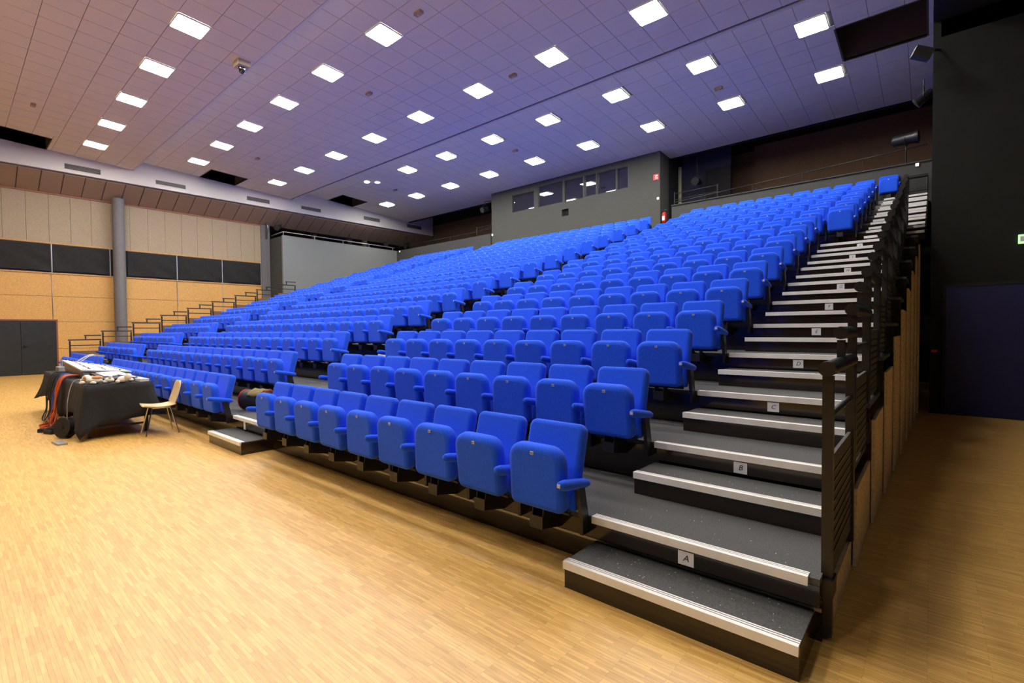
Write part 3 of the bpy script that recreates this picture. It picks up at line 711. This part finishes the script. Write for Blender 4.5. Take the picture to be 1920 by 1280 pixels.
# mixing console: wedge with bright top
e = empty('mixing_console', (-10.72, -.86, ZT), 'large silver mixing console lying on the black tablecloth', 'mixer')
MB().hexa([(-.95,-.30,0),(.95,-.30,0),(.95,.28,0),(-.95,.28,0),(-.95,-.33,.22),(.95,-.33,.13),(.95,.28,.07),(-.95,.28,.09)]).build('body', 'console_grey', e)
MB().hexa([(-.97,-.35,.222),(.97,-.35,.132),(.97,.29,.072),(-.97,.29,.092),(-.97,-.35,.245),(.97,-.35,.155),(.97,.29,.09),(-.97,.29,.11)]).build('panel', 'silver', e)
for i in range(14):
    for j in range(3):
        xx = -.85+i*.13; t = (xx+.97)/1.94; v = .2+.3*j
        zz_ = (.245-.09*t)*(1-v) + (.11-.02*t)*v
        MB().lathe([(.013, 0), (.010, .02)], 7, (xx, -.35+.64*v, zz_-.002)).build('knob', ['rubber', 'console_grey', 'grey_cable'][(i+j) % 3], e)
e = empty('console_lamp', (-11.35, -.93, ZT), 'white curved cable lamp arching over the mixing console', 'lamp')
MB().tube([(-.3, -.2, .06), (-.25, -.12, .17), (-.12, -.02, .27), (.05, .05, .33), (.22, .1, .345)], .010, 8).build('gooseneck', 'white_cable', e)
MB().tube([(-.36, -.2, .03), (-.3, -.1, .13), (-.15, 0, .24), (0, .06, .31), (.2, .12, .335)], .008, 8).build('gooseneck', 'white_cable', e)
MB().tube([(.22, .1, .345), (.8, .16, .33)], .014, 8).build('lamp_bar', 'chrome', e)
e = empty('laptop', (-9.26, -.93, ZT), 'flat black case with papers on the near table end', 'case', rz=.04)
MB().hexa([(-.5,-.16,0),(.42,-.16,0),(.42,.24,0),(-.5,.24,0),(-.5,-.16,.10),(.42,-.16,.05),(.42,.24,.05),(-.5,.24,.10)]).build('body', 'rubber', e)
MB().hexa([(-.42,-.1,.099),(.1,-.1,.073),(.1,.2,.073),(-.42,.2,.099),(-.42,-.1,.103),(.1,-.1,.077),(.1,.2,.077),(-.42,.2,.103)]).build('sheet', 'paper', e)
MB().hexa([(.0,.06,.08),(.5,.12,.056),(.48,.2,.056),(-.02,.14,.08),(.0,.06,.095),(.5,.12,.07),(.48,.2,.07),(-.02,.14,.095)]).build('strip', 'silver', e)
tag(MB().obox((0, 0, .02), (.62, .11, .04), Matrix.Identity(4)).build('power_strip', 'white_cable', None, (-8.86, -.67, ZT), (0, 0, .06)), 'white bar lying on the near right corner of the black tablecloth', 'strip')
# plush toys
e = empty('plush_toy', (-8.70, -1.21, ZT), 'white and tan plush dog lying on the near table corner', 'plush toy', 'plush toys on the table', rz=.5)
b = MB().blob((0, 0, .055), (.12, .075, .055), 14); b.blob((-.12, -.01, .075), (.062, .058, .055), 12).blob((-.17, -.03, .055), (.035, .032, .026), 10).blob((-.1, -.09, .025), (.05, .028, .025), 10).blob((.08, -.08, .025), (.05, .028, .025), 10).blob((.09, .07, .025), (.05, .03, .025), 8)
b.build('body', 'plush_white', e)
MB().blob((.05, 0, .09), (.07, .062, .032), 12).build('patch', 'plush_tan', e)
for s_ in (-1, 1): MB().blob((-.105, s_*.055, .08), (.028, .016, .038), 8).build('ear', 'plush_tan', e)
for s_ in (-1, 1): MB().blob((-.168, -.01+s_*.024, .095), .007, 6).build('eye', 'ink', e)
MB().blob((-.203, -.035, .06), .009, 6).build('nose', 'ink', e)
e = empty('plush_toy', (-8.60, -.90, ZT), 'all white plush animal sprawled beside the tan dog', 'plush toy', 'plush toys on the table', rz=-.3)
b = MB().blob((0, 0, .05), (.11, .07, .05), 14); b.blob((.0, -.16, .045), (.05, .06, .042), 12).blob((-.09, .08, .03), (.06, .035, .028), 8).blob((.09, .07, .09), (.04, .05, .05), 10).blob((.1, -.05, .03), (.05, .03, .026), 8)
b.build('body', 'plush_white', e)
for s_ in (-1, 1): MB().blob((s_*.035, -.145, .09), (.014, .02, .03), 8).build('ear', 'plush_white', e)
for s_ in (-1, 1): MB().blob((s_*.02, -.212, .055), .006, 6).build('eye', 'ink', e)
# stage box with plugs at the far end
e = empty('stage_box', (-12.25, -1.05, ZT), 'grey stage box with upright plugs on the far table end', 'stage box')
MB().box(-.22, .22, -.16, .16, 0, .09).build('body', 'console_grey', e)
for i in range(7):
    MB().tube([(-.19+.06*i, -.1+.05*(i % 3), .09), (-.19+.06*i+.01, -.1+.05*(i % 3), .15+.03*(i % 4))], .011, 7).build('plug', ['chrome', 'rubber', 'white_cable'][i % 3], e)
def curve_pts(P, n=6):
    out = []; Q = [Vector(p) for p in P]
    for i in range(len(Q)-1):
        p0, p1, p2_, p3 = Q[max(i-1, 0)], Q[i], Q[i+1], Q[min(i+2, len(Q)-1)]
        for k in range(n):
            t = k/n; out.append(.5*((2*p1)+(p2_-p0)*t+(2*p0-5*p1+4*p2_-p3)*t*t+(-p0+3*p1-3*p2_+p3)*t**3))
    return out + [Q[-1]]
def coil(c, r, turns, n=14, dz=.012, flat=1.0):
    return [(c[0]+r*math.cos(2*PI*i/n)*(1+.06*math.sin(i*1.7)), c[1]+r*flat*math.sin(2*PI*i/n)*(1+.05*math.cos(i*2.3)), c[2]+dz*i/n) for i in range(int(n*turns)+1)]
rc_ = random.Random(5)
m = MB()
for i in range(13):      # orange cables hanging over the front of the cloth
    j = lambda s: rc_.uniform(-s, s); ox = -10.25 + j(.13)
    yb0 = TY0-.085
    m.tube(curve_pts([(ox+j(.1), -1.1+j(.08), ZT+.03), (ox+j(.05), TY0-.01, ZT+.035), (ox+.05+j(.08), yb0-.02+j(.015), .58), (ox+.1+j(.1), yb0-.05+j(.02), .34), (ox+.12+j(.2), yb0-.09+j(.03), .14), (ox+.1+j(.3), yb0-.12+j(.05), .02), (ox+.3+j(.35), yb0-.05+j(.08), .014)]), .0085, 6)
m.tube(coil((-9.95, -1.50, .012), .17, 3.2), .009, 6)
m.tube(coil((-10.2, -1.52, .03), .14, 2.4), .009, 6)
tag(m.build('cable_bundle', 'orange'), 'tangled orange cables hanging down the front of the tablecloth', 'cables')
m = MB()
for i in range(7):
    j = lambda s: rc_.uniform(-s, s); ox = -10.9 + j(.4)
    m.tube(curve_pts([(ox, -1.1, ZT+.03), (ox+j(.05), TY0-.02, ZT+.03), (ox+.05+j(.1), TY0-.12, .5), (ox+.1+j(.1), TY0-.14, .2), (ox+.3+j(.2), TY0-.2, .015), (ox+.7+j(.2), TY0-.12, .012)]), .008, 6)
m.tube(coil((-9.6, -1.50, .012), .16, 4.2), .012, 6)
m.tube(coil((-9.55, -1.49, .05), .13, 3), .012, 6)
tag(m.build('cable_bundle', 'rubber'), 'loose black cables coiled on the floor before the table', 'cables')
m = MB()
for i in range(3):
    ox = -10.55+.1*i
    m.tube(curve_pts([(ox, -1.15, ZT+.03), (ox, TY0-.02, ZT+.03), (ox+.05, TY0-.13, .45), (ox+.15, TY0-.15, .15), (ox+.3, TY0-.2, .015)]), .009, 6)
tag(m.build('cable_bundle', 'blue_cable'), 'few dark blue cables hanging beside the orange tangle', 'cables')
tag(MB().tube(curve_pts([(-9.0, -1.1, ZT+.02), (-9.15, -1.2, ZT+.03), (-9.25, TY0-.02, ZT+.02), (-9.2, TY0-.1, .52), (-9.15, TY0-.12, .25), (-9.05, TY0-.15, .05)]), .006, 6).build('cable', 'grey_cable'), 'single thin grey cable looping down the front of the tablecloth', 'cable')
m = MB().tube(curve_pts([(-9.9, -1.62, .012), (-9.75, -1.72, .012), (-9.6, -1.62, .012), (-9.45, -1.6, .012)]), .008, 6)
m.obox((-9.5, -1.62, .03), (.16, .06, .05), RZ(.4)); m.obox((-9.82, -1.68, .025), (.1, .05, .045), RZ(-.4))
tag(m.build('power_adapter', 'rubber'), 'black plugs and adapter lying on the floor left of the reel', 'adapter')
# round black cable reel leaning at the table corner
e = empty('cable_reel', (-8.95, -1.50, 0), 'round black cable reel leaning against the near corner of tablecloth', 'cable reel')
e.scale = (.85, .85, .85); RM = RZ(.5) @ RX(PI/2-.16)
for dz_ in (-.06, .06):
    MB().lathe([(.165, -.008), (.175, 0), (.165, .008)], 24, Vector((0, 0, .175)) + (RM @ Vector((0, 0, dz_))), RM.to_3x3()).build('flange', 'rubber', e)
MB().lathe([(.12, -.05), (.125, 0), (.12, .05)], 20, (0, 0, .175), RM.to_3x3()).build('cable_drum', 'cloth_black', e)
MB().lathe([(.04, -.075), (.04, .075)], 12, (0, 0, .175), RM.to_3x3()).build('hub', 'steel_black', e)
tag(MB().obox((0, 0, .012), (.3, .1, .02), RZ(.1)).build('flat_tool', 'grey_metal', None, (-8.5, -1.62, 0)), 'flat grey metal strip on the floor by the cable reel', 'tool')

# ------------------------------------------------------------------ cream shell chair
e = empty('shell_chair', (-8.2, -.56, 0), 'cream plastic shell chair with thin chrome legs behind the table', 'chair', rz=-.05); e.scale = (.93, .93, .93)
nu, nv = 10, 16; V = []
for v in range(nv+1):
    t = v/nv
    if t < .5:
        s_ = t/.5; yb_ = -.22 + .40*s_; zb = .455 - .03*math.sin(s_*PI*.9); hw = .20 + .015*math.sin(s_*PI)
    else:
        s_ = (t-.5)/.5; yb_ = .18 + .05*math.sin(s_*PI/2) + .06*s_; zb = .455 - .008 + .02*s_ + .36*s_; hw = .21 - .05*s_*s_ - (.05 if v == nv else 0)
    for u in range(nu+1):
        q = u/nu*2-1
        V.append((hw*q, yb_ - (.03*q*q if t > .5 else 0), zb + (.03*q*q if t <= .5 else 0)))
F = [(r*(nu+1)+c, r*(nu+1)+c+1, (r+1)*(nu+1)+c+1, (r+1)*(nu+1)+c) for r in range(nv) for c in range(nu)]
sh = MB().add(V, F, 0, True).build('shell', 'cream', e); md = sh.modifiers.new('thick', 'SOLIDIFY'); md.thickness = .012; md.offset = 0
for sx in (-1, 1):
    for sy, top in ((-1, -.12), (1, .12)):
        MB().tube([(sx*.13, top, .43), (sx*.2, top+sy*.09, .012)], .010, 8).build('leg', 'chrome', e)
    MB().tube([(sx*.13, -.12, .43), (sx*.13, .12, .43)], .010, 8).build('seat_bar', 'chrome', e)

# bag on the first deck in the gangway
e = empty('duffel_bag', (-7.2, .42, H0), 'black duffel bag with red piping and olive cloth on the first deck', 'bag', rz=.35)
MB().lathe([(.0, -.26), (.10, -.255), (.145, -.22), (.15, 0), (.145, .22), (.10, .255), (0, .26)], 20, (0, 0, .148), RY(PI/2).to_3x3()).build('body', 'rubber', e)
for s_ in (-1, 1):
    P = [(s_*.215, .147*math.cos(2*PI*k/20), .15+.147*math.sin(2*PI*k/20)) for k in range(21)]
    MB().tube(P, .008, 6, caps=False).build('piping', 'red', e)
V = []; F = []
for i in range(9):
    for j_ in range(9):
        a = PI*(.15 + .75*j_/8); V.append((-.05+.26*i/8, -.163*math.cos(a)+.01*math.sin(i*2), .148 + .168*math.sin(a) + .012*math.sin(i*1.3+j_*2)))
F = [(r*9+c, r*9+c+1, (r+1)*9+c+1, (r+1)*9+c) for r in range(8) for c in range(8)]
oc = MB().add(V, F, 0, True).build('cloth', 'olive', e); md = oc.modifiers.new('thick', 'SOLIDIFY'); md.thickness = .012; md.offset = 1

# ------------------------------------------------------------------ spotlights, signs, small fittings
def spot(x, y, z, rz, tilt, label, s=1.0, up=.25, hang=None):
    e = empty('stage_spotlight', (x, y, z), label, 'spotlight', 'black stage spotlights')
    M = (RZ(rz) @ RX(tilt)).to_3x3()
    MB().lathe([(.07*s, -.2*s), (.095*s, -.17*s), (.1*s, .1*s), (.12*s, .14*s), (.12*s, .18*s)], 14, (0,0,0), M).build('housing', 'steel_black', e)
    MB().lathe([(.10*s, .175*s), (.085*s, .185*s)], 14, (0,0,0), M).build('lens', 'rubber', e)
    a = M @ Vector((.125*s, 0, 0)); b_ = M @ Vector((-.125*s, 0, 0)); k = Vector((0, 0, up))
    MB().tube([a, a+k*.6, k, b_+k*.6, b_], .012, 6).build('yoke', 'steel_black', e)
    MB().tube([k, k*1.5], .016, 6).build('clamp', 'steel_black', e)
    if hang: MB().tube([k*1.5, k*1.5+Vector(hang)], .02, 8).build('hanging_rod', 'steel_black', e)
    return e
spot(-23.6, 8.05, 6.55, .8, 1.9, 'stage spotlight at the front corner of the grey gallery', 1.2)
spot(-24.3, 10.2, 6.5, 1.2, 1.9, 'stage spotlight hanging in gallery, second from the front', 1.1)
spot(-24.0, 12.1, 6.45, 1.2, 1.9, 'stage spotlight hanging in gallery, third from the front', 1.1)
spot(-23.6, 14.2, 6.5, 1.0, 1.9, 'stage spotlight hanging near the rear of gallery', 1.1)
spot(-23.5, 15.6, 6.6, .5, 1.9, 'stage spotlight above the dark parapet at gallery corner', 1.2, .25, (0, 0, .4))
spot(-15.85, 14.4, 7.25, .0, 1.9, 'stage spotlight beside the left edge of control booth', 1.1, .25, (.36, .15, 0))
spot(-.15, 14.45, 6.55, 1.45, 1.57, 'long stage spotlight mounted high at right rear corner', 1.5, -.2, (0, .1, -.55))
spot(.25, 11.0, 6.32, -1.6, 2.2, 'small spotlight on the black wall edge below the ceiling', .9)
spot(-6.25, 15.8, 6.95, 0, 1.7, 'spotlight hanging before the dark blue rear recess', 1.2, .25, (0, 0, 2.0))
tag(MB().tube([(XW+.15, 7.72, 7.0), (XW+.15, 7.72, 6.0)], .04, 8).build('hanging_pole', 'steel_black'), 'short black pole carrying the gallery corner spotlight', 'pole')
e = empty('loudspeaker', (.28, 8.1, 6.02), 'small black loudspeaker bracketed high on the black wall edge', 'loudspeaker')
MB().obox((-.02, 0, 0), (.26, .16, .17), RY(.45) @ RZ(.3)).build('cabinet', 'rubber', e)
MB().tube([(.05, .05, .05), (.2, .33, .12)], .022, 6).build('bracket', 'steel_black', e)
e = empty('dome_camera', (-11.87, 2.08, cz(0, 2.08)), 'small dome camera on beige box under the front ceiling edge', 'camera')
MB().box(-.16, .16, -.13, .13, -.13, -.002).build('mount', 'beige_box', e)
MB().lathe([(.03, -.26), (.06, -.24), (.078, -.19), (.082, -.13)], 16).build('dome', 'booth_glass', e)
for i, (x, y, k, nm) in enumerate([(-11.36, 5.16, 1, 'between second and third light columns of the middle section'), (-18.86, 5.23, 1, 'far left in the middle ceiling section'), (-7.70, 3.96, 1, 'nearest the top edge of the middle section'), (-7.67, 6.93, 1, 'right in the middle ceiling section'), (-11.35, 11.36, 2, 'centre of the rear ceiling section'), (-4.11, 11.52, 2, 'right in the rear ceiling section'), (-18.82, 11.42, 2, 'far left in the rear ceiling section'), (-18.84, -.82, 0, 'alone in the foremost ceiling section')]):
    e = empty('smoke_detector', (x, y, cz(k, y)), 'small tan detector box, ' + nm, 'detector', 'detectors on the ceiling')
    MB().box(-.1, .1, -.05, .05, -.06, -.002).build('body', 'detector', e)
    MB().lathe([(.03, -.075), (.035, -.06)], 10).build('sensor', 'beige_box', e)
# signs
e = empty('exit_sign', (-7.265, BY-.03, 7.02), 'small red illuminated sign near right edge of control booth', 'sign')
MB().box(-.10, .10, 0, .028, -.105, .105).build('box', 'sign_red', e)
MB().box(-.02, .015, -.003, 0, -.065, .075).box(.03, .07, -.003, 0, -.06, -.02).box(.03, .07, -.003, 0, .02, .07).build('symbol', 'sign_white', e)
for (x, y, z, lb) in ((-7.19, BY-.03, 6.235, 'small white lamp box at right edge of control booth'), (-15.45, BY-.03, 6.0, 'small white lamp box at left edge of control booth'), (.09, 14.40, 5.80, 'small white lamp box on rear parapet by right stairs'), (-22.6, 14.40, 6.0, 'small white lamp box at the far corner of gallery')):
    e = empty('emergency_lamp', (x, y, z), lb, 'lamp', 'small emergency lamps')
    MB().box(-.04, .04, .005, .03, -.045, .045).build('housing', 'sign_white', e); MB().box(-.03, .03, 0, .005, -.035, .035).build('lens', 'led', e)
e = empty('exit_sign', (1.56, RY_-.05, 2.845), 'glowing green exit sign on the black wall', 'sign')
MB().box(-.12, .12, 0, .05, -.07, .07).build('box', 'sign_green', e)
MB().box(-.10, -.03, -.003, 0, -.04, .04).build('symbol', 'sign_white', e)
tag(MB().box(.42, .50, RY_-.02, RY_, 1.05, 1.09).build('wall_latch', 'red'), 'tiny red latch on the black wall left of blue door', 'latch')
e = empty('wall_box', (XW+.12, 7.75, 6.62), 'small white box high on the wall end by gallery', 'box')
MB().box(-.05, .05, -.03, .03, -.08, .08).build('case', 'sign_white', e)
# fire extinguisher by the booth corner, standing on the top deck
e = empty('fire_extinguisher', (-7.01, 14.62, 5.34), 'red fire extinguisher hung beside control booth at the gangway top', 'extinguisher')
MB().lathe([(.07, 0), (.085, .02), (.085, .32), (.06, .38), (.025, .40)], 16).build('cylinder', 'red', e)
MB().box(-.11, -.07, -.03, .03, .1, .3).build('wall_bracket', 'steel_black', e)
MB().box(-.05, .05, -.087, -.083, .08, .24).build('label_patch', 'sign_white', e)
MB().lathe([(.022, .40), (.022, .45)], 10).box(-.02, .09, -.012, .012, .45, .465).box(-.02, .08, -.012, .012, .475, .487).build('valve', 'steel_black', e)
MB().tube(curve_pts([(-.02, 0, .44), (-.09, -.02, .40), (-.105, -.03, .25), (-.10, -.03, .1)]), .011, 7).build('hose', 'rubber', e)
# top gate of the right stairs
e = empty('stair_gate', (.1, 14.25, zt(15)), 'black bar gate closing the top of right stairs', 'gate')
MB().tube([(-.18, 0, .62), (.22, 0, .62)], .045, 10).build('top_bar', 'steel_black', e)
MB().tube([(-.18, 0, .25), (.2, 0, .25)], .014, 8).build('lower_bar', 'steel_black', e)
for x in (-.18, .2): MB().tube([(x, 0, 0), (x, 0, .62)], .02, 8).build('post', 'steel_black', e)
# crumbs trodden into the lowest treads
m = MB(); rd = random.Random(11)
for i in range(80):
    k = rd.random(); x = rd.uniform(-1.05, -.08)
    if k < .6: y, z = rd.uniform(-.22, .03), .154
    elif k < .85: y, z = rd.uniform(.08, .5), H0
    else: y, z = rd.uniform(.62, .85), H0+.15
    q = rd.uniform(.001, .0032); m.obox((x, y, z+.001), (q*rd.uniform(1, 3), q, .0015), RZ(rd.uniform(0, 3)))
tag(m.build('paper_crumbs', 'plush_white'), 'pale crumbs scattered on the lowest right stair treads', 'crumbs', None, 'stuff')
